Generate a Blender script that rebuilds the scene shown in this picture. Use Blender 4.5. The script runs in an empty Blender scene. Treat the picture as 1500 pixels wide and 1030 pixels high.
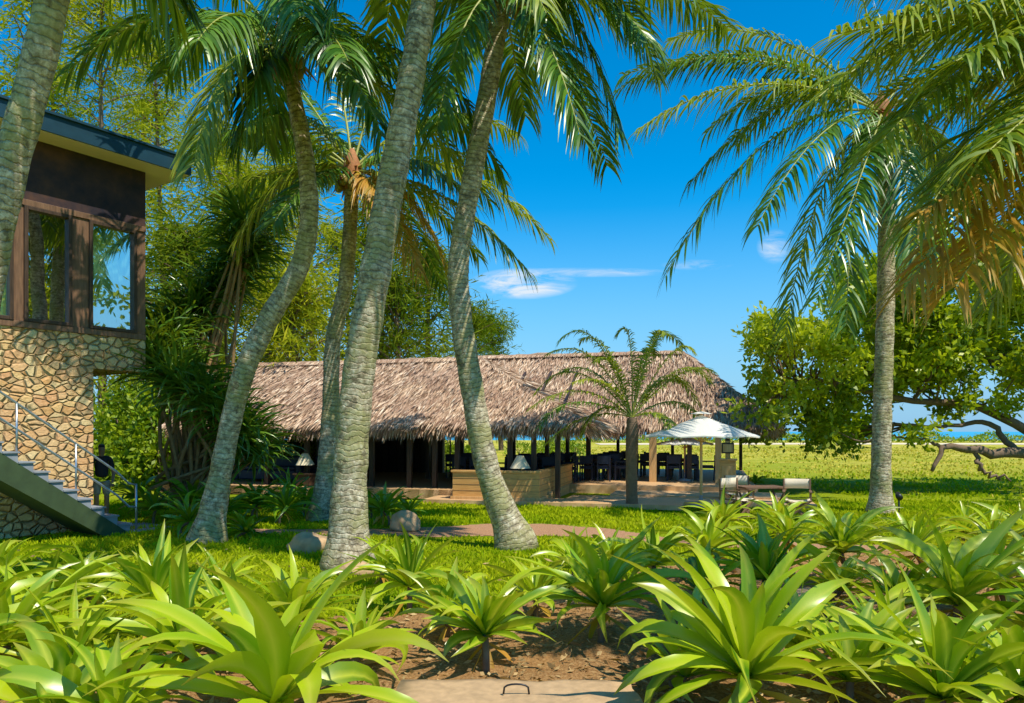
import bpy, math, numpy as np
from mathutils import Vector
rng=np.random.default_rng(7)
H=2.0; F=1083.0
def W(u,v,d):   # survey note -> world metres (d = metres north of the viewpoint)
    return np.array([(u-750)/F*d, d, H-(v-632)/F*d])
def G(u,v):
    d=H*F/(v-632); return np.array([(u-750)/F*d,d,0.0])
sc=bpy.context.scene
sc.view_settings.view_transform='Standard'
try: sc.view_settings.look='None'
except: pass
# ------------------------------------------------------------ mesh builder
class MB:
    def __init__(s): s.V=[];s.Fc=[];s.M=[];s.C=[];s.n=0
    def add(s,v,faces,mat,col=None):
        v=np.asarray(v,float).reshape(-1,3)
        if col is None: col=np.tile([.5,.5,rng.random()],(len(v),1))
        s.V.append(v); s.C.append(np.asarray(col,float))
        for f in (faces if isinstance(faces,list) else [faces]):
            f=np.asarray(f,int); s.Fc.append(f+s.n); s.M.append(np.full(len(f),mat))
        s.n+=len(v)
    def strips(s,P,Wd,mat,rnd=None,fold=None):
        P=np.asarray(P);n,k,_=P.shape
        if rnd is None: rnd=rng.random(n)
        cols=[P-Wd,P+Wd] if fold is None else [P-Wd,P+fold,P+Wd]
        c=len(cols)
        V=np.stack(cols,2)
        col=np.zeros((n,k,c,3)); col[...,0]=np.linspace(0,1,c)[None,None,:]
        col[...,1]=np.linspace(0,1,k)[None,:,None]; col[...,2]=rnd[:,None,None]
        i=np.arange(n)[:,None,None]*k*c+np.arange(k-1)[None,:,None]*c+np.arange(c-1)[None,None,:]
        f=np.stack([i,i+1,i+c+1,i+c],-1).reshape(-1,4)
        s.add(V,f,mat,col.reshape(-1,3))
    def leaves(s,C,D,L,Wd,mat,rnd=None):
        C=np.asarray(C,float);n=len(C)
        D=D/np.linalg.norm(D,axis=1,keepdims=True)
        r=rng.normal(size=(n,3)); S=np.cross(D,r); S/=np.linalg.norm(S,axis=1,keepdims=True)+1e-9
        L=np.broadcast_to(L,(n,))[:,None]; Wd=np.broadcast_to(Wd,(n,))[:,None]
        if rnd is None: rnd=rng.random(n)
        V=np.stack([C,C+D*L*.5+S*Wd*.5,C+D*L,C+D*L*.5-S*Wd*.5],1)
        col=np.zeros((n,4,3)); col[:,:,2]=rnd[:,None]; col[:,:,0]=[.5,1,.5,0]; col[:,:,1]=[0,.5,1,.5]
        f=np.arange(n*4).reshape(n,4)
        s.add(V,f,mat,col.reshape(-1,3))
    def tube(s,P,R,mat,seg=10,cap=True):
        P=np.asarray(P,float);k=len(P);R=np.broadcast_to(R,(k,)).astype(float)
        T=np.gradient(P,axis=0);T/=np.linalg.norm(T,axis=1,keepdims=True)+1e-9
        ax=np.eye(3)[np.argmin(np.abs(T).mean(0))]
        A=np.cross(T,ax);A/=np.linalg.norm(A,axis=1,keepdims=True)+1e-9;B=np.cross(T,A)
        th=np.linspace(0,2*np.pi,seg,endpoint=False)
        V=P[:,None]+R[:,None,None]*(np.cos(th)[None,:,None]*A[:,None]+np.sin(th)[None,:,None]*B[:,None])
        arc=np.concatenate([[0],np.cumsum(np.linalg.norm(np.diff(P,axis=0),axis=1))])
        col=np.zeros((k,seg,3));col[...,0]=(th/(2*np.pi))[None];col[...,1]=arc[:,None];col[...,2]=rng.random()
        i=np.arange(k-1)[:,None]*seg; j=np.arange(seg)[None]; j2=(j+1)%seg
        f=np.stack([i+j,i+j2,i+seg+j2,i+seg+j],-1).reshape(-1,4)
        fs=[f]; V=V.reshape(-1,3); col=col.reshape(-1,3)
        if cap:
            V=np.vstack([V,P[0],P[-1]]);col=np.vstack([col,col[0],col[-1]])
            a=np.arange(seg);b=(a+1)%seg
            fs.append(np.stack([b,a,np.full(seg,k*seg)],-1)); o=(k-1)*seg
            fs.append(np.stack([a+o,b+o,np.full(seg,k*seg+1)],-1))
        s.add(V,fs,mat,col)
    def box(s,c,d,mat):
        c=np.asarray(c,float);h=np.asarray(d,float)/2
        q=np.array([[x,y,z] for z in(-1,1) for y in(-1,1) for x in(-1,1)])*h
        f=np.array([[0,2,3,1],[4,5,7,6],[0,1,5,4],[2,6,7,3],[0,4,6,2],[1,3,7,5]])
        s.add(q+c,f,mat)
    def bb(s,x0,x1,y0,y1,z0,z1,mat):
        s.box(((x0+x1)/2,(y0+y1)/2,(z0+z1)/2),(abs(x1-x0),abs(y1-y0),abs(z1-z0)),mat)
    def beam(s,a,b,w,h,mat):
        a=np.asarray(a,float);b=np.asarray(b,float);t=(b-a)/np.linalg.norm(b-a)
        up=np.array([0,0,1.]) if abs(t[2])<.95 else np.array([0,1.,0])
        sd=np.cross(t,up);sd/=np.linalg.norm(sd);u2=np.cross(sd,t)
        V=[p+sd*x*w/2+u2*z*h/2 for p in(a,b) for z in(-1,1) for x in(-1,1)]
        f=np.array([[0,1,3,2],[4,6,7,5],[0,4,5,1],[2,3,7,6],[0,2,6,4],[1,5,7,3]])
        s.add(V,f,mat)
    def grid(s,P,mat):
        P=np.asarray(P);a,b,_=P.shape
        i=np.arange(a-1)[:,None]*b+np.arange(b-1)[None]
        f=np.stack([i,i+1,i+b+1,i+b],-1).reshape(-1,4)
        s.add(P,f,mat)
    def obj(s,name,mats,parent=None,smooth=True,loc=None,bevel=0):
        me=bpy.data.meshes.new(name)
        V=np.concatenate(s.V);C=np.concatenate(s.C)
        tot=np.concatenate([np.full(len(f),f.shape[1]) for f in s.Fc])
        lp=np.concatenate([f.ravel() for f in s.Fc]);mi=np.concatenate(s.M)
        me.vertices.add(len(V));me.vertices.foreach_set('co',V.ravel())
        me.loops.add(len(lp));me.loops.foreach_set('vertex_index',lp.astype(np.int32))
        me.polygons.add(len(tot))
        st=np.concatenate([[0],np.cumsum(tot)[:-1]])
        me.polygons.foreach_set('loop_start',st.astype(np.int32))
        me.polygons.foreach_set('loop_total',tot.astype(np.int32))
        me.update(calc_edges=True)
        me.polygons.foreach_set('material_index',mi.astype(np.int32))
        me.polygons.foreach_set('use_smooth',np.full(len(tot),smooth))
        a=me.attributes.new('col','FLOAT_COLOR','POINT')
        a.data.foreach_set('color',np.hstack([C,np.ones((len(C),1))]).astype(np.float32).ravel())
        for m in mats: me.materials.append(m)
        me.validate()
        o=bpy.data.objects.new(name,me);sc.collection.objects.link(o)
        if parent: o.parent=parent
        if loc is not None: o.location=loc
        if bevel:
            b=o.modifiers.new('bevel','BEVEL');b.width=bevel;b.segments=2;b.limit_method='ANGLE'
        return o
def empty(name,loc=(0,0,0),rz=0):
    e=bpy.data.objects.new(name,None);sc.collection.objects.link(e);e.location=loc;e.rotation_euler=(0,0,rz);e.empty_display_size=.3
    return e
def spline(P,n):
    P=np.asarray(P,float);k=len(P)
    Q=np.vstack([2*P[0]-P[1],P,2*P[-1]-P[-2]])
    t=np.linspace(0,k-1-1e-6,n);i=t.astype(int);f=(t-i)[:,None]
    a,b,c,d=Q[i],Q[i+1],Q[i+2],Q[i+3]
    return .5*((2*b)+(-a+c)*f+(2*a-5*b+4*c-d)*f**2+(-a+3*b-3*c+d)*f**3)
# ------------------------------------------------------------ materials
class N:
    def __init__(s,name):
        s.m=bpy.data.materials.new(name);s.m.use_nodes=True;s.t=s.m.node_tree;s.t.nodes.clear()
        s.out=s.n('ShaderNodeOutputMaterial')
    def n(s,typ,**k):
        x=s.t.nodes.new(typ)
        for a,b in k.items(): setattr(x,a,b)
        return x
    def l(s,a,b): s.t.links.new(a,b)
    def mix(s,f,a,b,blend='MIX'):
        x=s.n('ShaderNodeMix',data_type='RGBA',blend_type=blend)
        for i,v in((0,f),(6,a),(7,b)):
            if isinstance(v,bpy.types.NodeSocket): s.l(v,x.inputs[i])
            else: x.inputs[i].default_value=v if i==0 else (*v,1) if len(v)==3 else v
        return x.outputs[2]
    def ramp(s,f,stops,interp='LINEAR'):
        x=s.n('ShaderNodeValToRGB');x.color_ramp.interpolation=interp
        e=x.color_ramp.elements
        while len(e)<len(stops): e.new(.5)
        for el,(p,c) in zip(e,stops): el.position=p;el.color=(*c,1) if len(c)==3 else c
        s.l(f,x.inputs[0]);return x.outputs[0]
    def noise(s,scale,detail=4,vec=None,rough=.5,out=0):
        x=s.n('ShaderNodeTexNoise');x.inputs['Scale'].default_value=scale;x.inputs['Detail'].default_value=detail;x.inputs['Roughness'].default_value=rough
        s.l(vec if vec is not None else s.obj(),x.inputs['Vector']);return x.outputs[out]
    def obj(s):
        if not hasattr(s,'_o'): s._o=s.n('ShaderNodeTexCoord').outputs['Object']
        return s._o
    def scale(s,v):
        x=s.n('ShaderNodeMapping');x.inputs['Scale'].default_value=v;s.l(s.obj(),x.inputs[0]);return x.outputs[0]
    def attr(s):
        a=s.n('ShaderNodeAttribute',attribute_name='col');b=s.n('ShaderNodeSeparateColor');s.l(a.outputs['Color'],b.inputs[0]);return b.outputs
    def math(s,op,a,b=0.):
        x=s.n('ShaderNodeMath',operation=op)
        for i,v in((0,a),(1,b)):
            if isinstance(v,bpy.types.NodeSocket): s.l(v,x.inputs[i])
            else: x.inputs[i].default_value=v
        return x.outputs[0]
    def bump(s,h,st=.5,dist=.02):
        x=s.n('ShaderNodeBump');x.inputs['Strength'].default_value=st;x.inputs['Distance'].default_value=dist;s.l(h,x.inputs['Height']);return x.outputs[0]
    def pbr(s,col,rough=.7,bump=None,metal=0,spec=.5):
        p=s.n('ShaderNodeBsdfPrincipled')
        if isinstance(col,bpy.types.NodeSocket): s.l(col,p.inputs['Base Color'])
        else: p.inputs['Base Color'].default_value=(*col,1)
        if isinstance(rough,bpy.types.NodeSocket): s.l(rough,p.inputs['Roughness'])
        else: p.inputs['Roughness'].default_value=rough
        p.inputs['Metallic'].default_value=metal;p.inputs['Specular IOR Level'].default_value=spec
        if bump is not None: s.l(bump,p.inputs['Normal'])
        return p.outputs[0]
    def done(s,sh): s.l(sh,s.out.inputs[0]);return s.m
def leafmat(name,cols,trans=.35,rough=.4,stripe=None,nscale=.6,tip=None,gloss=.04):
    m=N(name);a=m.attr()
    c=m.ramp(a[2],[(i/(len(cols)-1),x) for i,x in enumerate(cols)])
    if nscale:
        nz=m.noise(nscale,1)
        c=m.mix(m.ramp(nz,[(.4,(0,0,0)),(.62,(.6,.6,.6))]),c,cols[-1])
    if stripe:
        d=m.math('ABSOLUTE',m.math('SUBTRACT',a[0],.5))
        c=m.mix(m.ramp(d,[(.0,(1,1,1)),(.1,(.5,.5,.5)),(.25,(0,0,0))]),c,stripe)
    if tip: c=m.mix(m.ramp(a[1],[(.75,(0,0,0)),(1,(1,1,1))]),c,tip)
    p=m.n('ShaderNodeBsdfDiffuse');m.l(c,p.inputs[0])
    t=m.n('ShaderNodeBsdfTranslucent');c2=m.mix(.4,c,(.55,.62,.005));m.l(c2,t.inputs[0])
    x=m.n('ShaderNodeMixShader');x.inputs[0].default_value=trans;m.l(p.outputs[0],x.inputs[1]);m.l(t.outputs[0],x.inputs[2])
    if gloss<=0: return m.done(x.outputs[0])
    g=m.n('ShaderNodeBsdfGlossy');g.inputs['Roughness'].default_value=rough;g.inputs[0].default_value=(1,1,.9,1)
    y=m.n('ShaderNodeMixShader');y.inputs[0].default_value=gloss;m.l(x.outputs[0],y.inputs[1]);m.l(g.outputs[0],y.inputs[2])
    return m.done(y.outputs[0])
def simple(name,c,rough=.6,metal=0,var=.25,sc_=6,bs=.2):
    m=N(name);nz=m.noise(sc_,5)
    col=m.mix(nz,tuple(x*(1-var) for x in c),tuple(min(1,x*(1+var)) for x in c))
    return m.done(m.pbr(col,rough,m.bump(nz,bs,.01),metal))
def wood(name,c1,c2,vec=(1,12,12),rough=.5):
    m=N(name);nz=m.noise(3,6,m.scale(vec),.6)
    return m.done(m.pbr(m.ramp(nz,[(.3,c1),(.7,c2)]),rough,m.bump(nz,.25,.01)))
M_palm=leafmat('palm_leaf',[(.014,.055,.006),(.04,.14,.008),(.15,.29,.012)],.26,.35,gloss=.06)
M_palmy=leafmat('palm_leaf_yellow',[(.34,.27,.02),(.58,.4,.03),(.68,.32,.05)],.4,.45)
M_palml=leafmat('palm_leaf_light',[(.06,.15,.008),(.22,.32,.01),(.44,.45,.025)],.36,.4,gloss=.05)
M_rach=simple('palm_rachis',(.36,.36,.06),.5)
M_husk=simple('palm_husk',(.4,.16,.05),.8,var=.5,sc_=20)
M_coco=simple('coconut_skin',(.3,.24,.05),.5)
M_drac=leafmat('dracaena_leaf',[(.045,.17,.003),(.22,.42,.006),(.56,.66,.014)],.38,.32,stripe=(.6,.66,.05),tip=(.42,.38,.03),nscale=1.3,gloss=.05)
M_dracd=leafmat('lily_leaf',[(.02,.09,.005),(.07,.22,.008),(.24,.42,.012)],.3,.3,gloss=.05)
M_pand=leafmat('pandanus_leaf',[(.012,.055,.008),(.04,.13,.012),(.17,.31,.02)],.25,.32,gloss=.06)
M_cas=leafmat('casuarina_needle',[(.1,.16,.008),(.3,.34,.012),(.56,.52,.03)],.42,.6,nscale=.3,gloss=0)
M_casd=leafmat('casuarina_dark',[(.03,.08,.008),(.09,.16,.01),(.27,.3,.02)],.35,.6,nscale=.3,gloss=0)
M_broad=leafmat('broad_leaf',[(.05,.13,.004),(.26,.37,.006),(.64,.68,.02)],.46,.4,gloss=.03)
M_hedge=leafmat('hedge_leaf',[(.04,.12,.005),(.15,.29,.008),(.4,.48,.015)],.34,.5,gloss=.02)
M_grassb=leafmat('grass_blade',[(.11,.23,.004),(.29,.42,.006),(.55,.58,.015)],.37,.5,nscale=.35,gloss=0)
M_gold=leafmat('dry_grass_blade',[(.3,.32,.02),(.58,.5,.04),(.8,.62,.12)],.3,.5,nscale=.2,gloss=0)
M_dry=leafmat('dry_leaf',[(.18,.09,.03),(.38,.23,.09),(.6,.42,.2)],.1,.8,gloss=0)
m=N('palm_trunk_bark');a=m.attr()
saw=m.math('FRACT',m.math('ADD',m.math('MULTIPLY',a[1],11.5),m.math('MULTIPLY',m.noise(3.5,4,None,.6),2.6)))
ring=m.ramp(saw,[(0,(0,0,0)),(.12,(.8,.8,.8)),(.8,(1,1,1)),(1,(0,0,0))])
nz=m.noise(11,7,None,.75);nb=m.noise(1.6,5,None,.65)
c=m.ramp(nz,[(.34,(.18,.14,.08)),(.5,(.5,.41,.26)),(.64,(.86,.76,.55))])
c=m.mix(m.ramp(nb,[(.46,(0,0,0)),(.58,(.6,.6,.6))]),c,(.34,.33,.1))
c=m.mix(m.ramp(m.noise(5,5,None,.7),[(.56,(0,0,0)),(.63,(.7,.7,.7))]),c,(.13,.1,.06))
c=m.mix(ring,m.mix(.5,c,(.1,.075,.05)),c)
M_bark=m.done(m.pbr(c,.9,m.bump(m.math('ADD',ring,m.math('MULTIPLY',nz,.8)),.6,.025),spec=.1))
M_branch=simple('tree_bark',(.2,.13,.08),.9,var=.5,sc_=12,bs=.6)
M_tanb=simple('pandanus_bark',(.34,.2,.08),.9,var=.5,sc_=12,bs=.6)
# ground
m=N('grass_ground');n1=m.noise(.35,4);n2=m.noise(14,6,None,.7);n3=m.noise(90,3)
c=m.ramp(n1,[(.3,(.22,.34,.008)),(.55,(.36,.43,.012)),(.75,(.46,.45,.025))])
c=m.mix(m.ramp(n2,[(.3,(.5,.5,.5)),(.6,(0,0,0))]),c,(.12,.18,.008))
sx=m.n('ShaderNodeSeparateXYZ');m.l(m.obj(),sx.inputs[0])
far=m.n('ShaderNodeMapRange');far.inputs[1].default_value=28;far.inputs[2].default_value=44;m.l(sx.outputs[1],far.inputs[0])
fc=m.ramp(m.noise(.22,8,m.scale((.5,1.8,1)),.72),[(.32,(.3,.38,.02)),(.46,(.5,.47,.05)),(.56,(.7,.55,.09)),(.7,(.78,.58,.17))])
fc=m.mix(m.ramp(m.noise(3,6,m.scale((.6,1,1)),.75),[(.4,(.55,.55,.55)),(.55,(0,0,0))]),fc,(.3,.32,.03))
c=m.mix(far.outputs[0],c,fc)
M_ground=m.done(m.pbr(c,.95,m.bump(m.math('ADD',n2,n3),.8,.05),spec=.05))
m=N('mulch_soil');n1=m.noise(1.2,4);n2=m.noise(38,7,None,.75)
c=m.ramp(n2,[(.3,(.1,.04,.014)),(.5,(.4,.21,.08)),(.68,(.7,.45,.2))])
c=m.mix(m.ramp(n1,[(.4,(0,0,0)),(.7,(.5,.5,.5))]),c,(.52,.26,.09))
M_soil=m.done(m.pbr(c,.95,m.bump(n2,1,.03),spec=.1))
m=N('red_gravel');n2=m.noise(45,6,None,.7)
M_path=m.done(m.pbr(m.ramp(n2,[(.3,(.26,.12,.06)),(.7,(.62,.36,.2))]),.95,m.bump(n2,.8,.02),spec=.1))
M_sand=simple('sand_path',(.78,.62,.4),.95)
m=N('sea_water');nz=m.noise(.6,4,m.scale((.2,1,1)))
M_sea=m.done(m.pbr(m.ramp(m.noise(.01,3),[(.3,(.02,.3,.5)),(.7,(.05,.45,.62))]),.4,m.bump(nz,.3,.2)))
m=N('rubble_stone')
wv=m.n('ShaderNodeVectorMath',operation='ADD');m.l(m.obj(),wv.inputs[0])
sc1=m.n('ShaderNodeVectorMath',operation='SCALE');sc1.inputs[3].default_value=.1;m.l(m.noise(3,2,None,.5,1),sc1.inputs[0]);m.l(sc1.outputs[0],wv.inputs[1])
mp=m.n('ShaderNodeMapping');mp.inputs['Scale'].default_value=(1,1,1.4);m.l(wv.outputs[0],mp.inputs[0])
v1=m.n('ShaderNodeTexVoronoi');v1.inputs['Scale'].default_value=5.2;m.l(mp.outputs[0],v1.inputs[0])
v2=m.n('ShaderNodeTexVoronoi',feature='DISTANCE_TO_EDGE');v2.inputs['Scale'].default_value=5.2;m.l(mp.outputs[0],v2.inputs[0])
s2=m.n('ShaderNodeSeparateColor');m.l(v1.outputs['Color'],s2.inputs[0])
c=m.ramp(s2.outputs[0],[(0,(.68,.33,.1)),(.25,(.88,.58,.23)),(.5,(.82,.38,.16)),(.75,(.96,.74,.36)),(1,(.5,.3,.13))])
c=m.mix(.35,c,m.ramp(m.noise(16,6,None,.7),[(.3,(.4,.22,.08)),(.7,(.98,.75,.42))]))
edge=m.ramp(v2.outputs['Distance'],[(0,(0,0,0)),(.035,(1,1,1))])
c=m.mix(edge,(.4,.26,.12),c)
M_stone=m.done(m.pbr(c,.9,m.bump(m.math('ADD',m.ramp(v2.outputs['Distance'],[(0,(0,0,0)),(.14,(1,1,1))]),m.math('MULTIPLY',m.noise(20,5),.3)),1,.06),spec=.1))
M_fascia=simple('dark_teal_metal',(.012,.05,.075),.4,0)
M_cream=simple('cream_soffit',(.88,.7,.42),.7,var=.08)
m=N('weathered_panel');n1=m.noise(1.3,5,None,.65)
M_panel=m.done(m.pbr(m.ramp(n1,[(.35,(.018,.018,.03)),(.52,(.06,.035,.035)),(.7,(.13,.06,.035))]),.6,m.bump(m.noise(30,3),.1,.01),spec=.25))
M_frame=wood('brown_frame',(.13,.065,.035),(.28,.15,.08),(8,8,1))
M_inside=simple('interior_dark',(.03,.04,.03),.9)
M_curtain=simple('curtain_cloth',(.45,.8,.55),.9,var=.1)
m=N('window_glass');g=m.n('ShaderNodeBsdfGlossy');g.inputs['Roughness'].default_value=.01;g.inputs[0].default_value=(1,1,1,1)
t=m.n('ShaderNodeBsdfTransparent');t.inputs[0].default_value=(.85,.95,.9,1);x=m.n('ShaderNodeMixShader');x.inputs[0].default_value=.6
m.l(t.outputs[0],x.inputs[1]);m.l(g.outputs[0],x.inputs[2]);M_glass=m.done(x.outputs[0])
M_conc=simple('stair_concrete',(.28,.3,.33),.8,var=.3)
M_string=simple('stair_stringer',(.05,.08,.03),.6,var=.4)
M_steel=simple('brushed_steel',(.5,.55,.6),.35,.8,var=.1)
m=N('thatch');nz=m.noise(4,7,m.scale((6,1.2,6)),.7);nb=m.noise(.7,4)
c=m.ramp(nz,[(.3,(.22,.13,.08)),(.5,(.5,.33,.21)),(.7,(.74,.54,.37))]);c=m.mix(m.ramp(nb,[(.4,(0,0,0)),(.65,(.5,.5,.5))]),c,(.36,.22,.15))
M_thatch=m.done(m.pbr(c,.95,m.bump(nz,1,.06),spec=.1))
m=N('thatch_straw');a=m.attr()
dd=m.n('ShaderNodeBsdfDiffuse');m.l(m.mix(m.ramp(m.noise(.8,4),[(.42,(0,0,0)),(.6,(.6,.6,.6))]),m.ramp(a[2],[(0,(.24,.13,.08)),(.35,(.56,.38,.25)),(.8,(.82,.6,.41)),(1,(.94,.78,.57))]),(.42,.26,.18)),dd.inputs[0])
M_straw=m.done(dd.outputs[0])
M_post=wood('dark_timber',(.035,.02,.012),(.1,.055,.03),(10,10,1))
M_wood=wood('golden_timber',(.6,.29,.08),(.85,.48,.16),(1,1,14))
M_woodl=wood('light_timber',(.55,.3,.1),(.75,.48,.21),(10,10,1))
m=N('deck_planks');sx=m.n('ShaderNodeSeparateXYZ');m.l(m.obj(),sx.inputs[0])
fr=m.math('FRACT',m.math('MULTIPLY',sx.outputs[1],7.))
c=m.ramp(m.noise(3,5,m.scale((1,14,1)),.6),[(.3,(.52,.28,.11)),(.7,(.82,.53,.27))])
gap=m.ramp(fr,[(0,(0,0,0)),(.06,(1,1,1))])
M_deck=m.done(m.pbr(m.mix(gap,(.06,.03,.015),c),.6,m.bump(gap,.5,.01),spec=.3))
M_blue=simple('navy_furniture',(.014,.022,.05),.5)
M_shade=simple('cream_lampshade',(.9,.76,.5),.8,var=.05)
m=N('white_canvas');p_=m.n('ShaderNodeBsdfDiffuse');p_.inputs[0].default_value=(.9,.86,.76,1);t=m.n('ShaderNodeBsdfTranslucent');t.inputs[0].default_value=(.9,.84,.7,1)
x=m.n('ShaderNodeMixShader');x.inputs[0].default_value=.25;m.l(p_.outputs[0],x.inputs[1]);m.l(t.outputs[0],x.inputs[2]);M_canvas=m.done(x.outputs[0])
M_beige=simple('beige_canvas',(.78,.64,.45),.85,var=.06)
M_rock=simple('rock',(.55,.35,.18),.9,var=.45,sc_=7,bs=.8)
M_slab=simple('sandstone_slab',(.5,.32,.16),.9,var=.4,sc_=14,bs=.6)
M_black=simple('black_metal',(.015,.015,.015),.4)
# ------------------------------------------------------------ ground
def nonuni(a,b,near,n1,n2):
    l=-np.geomspace(1,abs(a)-near+1,n2)[::-1]+1-near; r=np.geomspace(1,b-near+1,n2)-1+near
    return np.unique(np.round(np.concatenate([l,np.linspace(-near,near,n1),r]),3))
def smooth(x,a,b):
    t=np.clip((x-a)/(b-a),0,1);return t*t*(3-2*t)
def gz(x,y):
    z=smooth(y,33,50)*.6+smooth(y,50,85)*.35-smooth(y,90,112)*3.7
    return z+.03*np.sin(x*.7+1.3*np.sin(y*.4))*np.clip((y-4)/6,0,1)*np.exp(-np.abs(y-14)/30)
xs=nonuni(-4000,4000,40,161,30);ys=np.unique(np.concatenate([-np.geomspace(1,4000,20),np.linspace(-1,112,180),112+np.geomspace(1,5500,25)]))
X,Y=np.meshgrid(xs,ys)
b=MB();b.grid(np.stack([X,Y,gz(X,Y)-.02],-1),0);b.obj('ground',[M_ground])
b=MB();b.grid(np.array([[[x,y,-1.] for x in np.linspace(-5000,5000,9)] for y in (100,200,800,6000)]),0);b.obj('sea',[M_sea])
b=MB();xx=np.linspace(8,90,60);b.grid(np.stack([np.stack([xx,66+k*4.5+3*np.sin(xx*.05),gz(xx,66+k*4.5)+.03],-1) for k in(0,1)],0),0);b.obj('sand_path',[M_sand])
def inpoly(x,y,poly):
    r=np.zeros(x.shape,bool);n=len(poly)
    for i in range(n):
        x1,y1=poly[i];x2,y2=poly[(i+1)%n]
        with np.errstate(divide='ignore',invalid='ignore'):
            r^=((y1>y)!=(y2>y))&(x<(x2-x1)*(y-y1)/(y2-y1+1e-12)+x1)
    return r
soil=[tuple(G(u,v)[:2]) for u,v in[(-300,1010),(0,995),(180,980),(320,935),(480,905),(620,895),(760,875),(900,855),(1010,828),(1180,818),(1340,803),(1520,790),(1800,780)]]+[(14,2),(-6,2)]
path=[tuple(G(u,v)[:2]) for u,v in[(370,776),(520,773),(640,769),(720,766),(800,768),(880,774),(1010,792),(1300,797),(1500,812),(1500,826),(1250,809),(1010,803),(850,786),(740,783),(640,784),(520,783),(370,784)]]
def sheet(name,poly,zoff,mat,amp,step,edge=.12):
    pa=np.array(poly);x0,y0=pa.min(0);x1,y1=pa.max(0)
    gx=np.arange(x0,x1,step);gy=np.arange(y0,y1,step);X,Y=np.meshgrid(gx,gy)
    wx=X+edge*np.sin(Y*5+X*2);wy=Y+edge*np.sin(X*4.3+1)
    ins=inpoly(wx,wy,poly)
    Z=gz(X,Y)-.02+zoff+amp*(np.sin(X*6.1+np.sin(Y*3.7)*2)*np.sin(Y*5.3+np.sin(X*4.1))*.5+.5)+amp*.4*rng.random(X.shape)
    V=np.stack([X,Y,Z],-1).reshape(-1,3);nx=len(gx)
    i=(np.arange(len(gy)-1)[:,None]*nx+np.arange(nx-1)[None])
    k=(ins[:-1,:-1]&ins[1:,1:])
    i=i[k];f=np.stack([i,i+1,i+nx+1,i+nx],-1)
    b=MB();b.add(V,f,0);b.obj(name,[mat])
sheet('soil_bed',soil,.006,M_soil,.035,.06)
sheet('gravel_path',path,.006,M_path,.006,.08,.05)
n=170000
y=rng.random(n)**.8*16+5.2;x=(rng.random(n)*2-1)*(y*.74)
ok=~inpoly(x+.12*np.sin(y*5),y+.1*np.sin(x*4.3),soil)&~inpoly(x,y,path)
clump=np.sin(x*2.3+np.sin(y*1.9)*2)*np.sin(y*2.9+np.cos(x*1.7)*2)
ok&=rng.random(n)<.75+.3*clump
x,y,clump=x[ok],y[ok],clump[ok];n=len(x)
D=np.stack([rng.normal(0,.6,n),rng.normal(0,.6,n),np.ones(n)],-1)
b=MB();b.leaves(np.stack([x,y,gz(x,y)-.025],-1),D,(.035+.045*rng.random(n))*(1+.4*clump)*(1+.03*y),.014+.0014*y,0,np.clip(rng.random(n)*.6+.25+.2*clump,0,1))
n=26000;y=21+rng.random(n)**1.3*40;x=5+rng.random(n)*(y*.75-1);ok=(y>22)&~((x<10.5)&(y<37));x,y=x[ok],y[ok];n=len(x)
cl_=np.sin(x*.9+np.sin(y*.7)*2)*np.sin(y*.8+np.cos(x*.6)*2);k=rng.random(n)<.45+.5*cl_;x,y=x[k],y[k];n=len(x)
g=(y-24)/16+rng.normal(0,.3,n)>.5
for sel,mt_ in((~g,0),(g,1)):
    q=int(sel.sum());b.leaves(np.stack([x[sel],y[sel],gz(x[sel],y[sel])-.03],-1),np.stack([rng.normal(0,.5,q),rng.normal(0,.5,q),np.ones(q)],-1),.07+.1*rng.random(q),.05+.0015*y[sel],mt_)
b.obj('grass',[M_grassb,M_gold])
n=11000;y=rng.random(n)*9+3.5;x=(rng.random(n)*2-1)*y*.85;k=inpoly(x,y,soil)|(rng.random(n)<.05);x,y=x[k],y[k];n=len(x)
D=np.stack([rng.normal(size=n),rng.normal(size=n),rng.normal(0,.25,n)],-1)
b=MB();b.leaves(np.stack([x,y,gz(x,y)+.035+.01*rng.random(n)],-1),D,.04+.12*rng.random(n)**2,.012+.03*rng.random(n),0);b.obj('leaf_litter',[M_dry])
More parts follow.
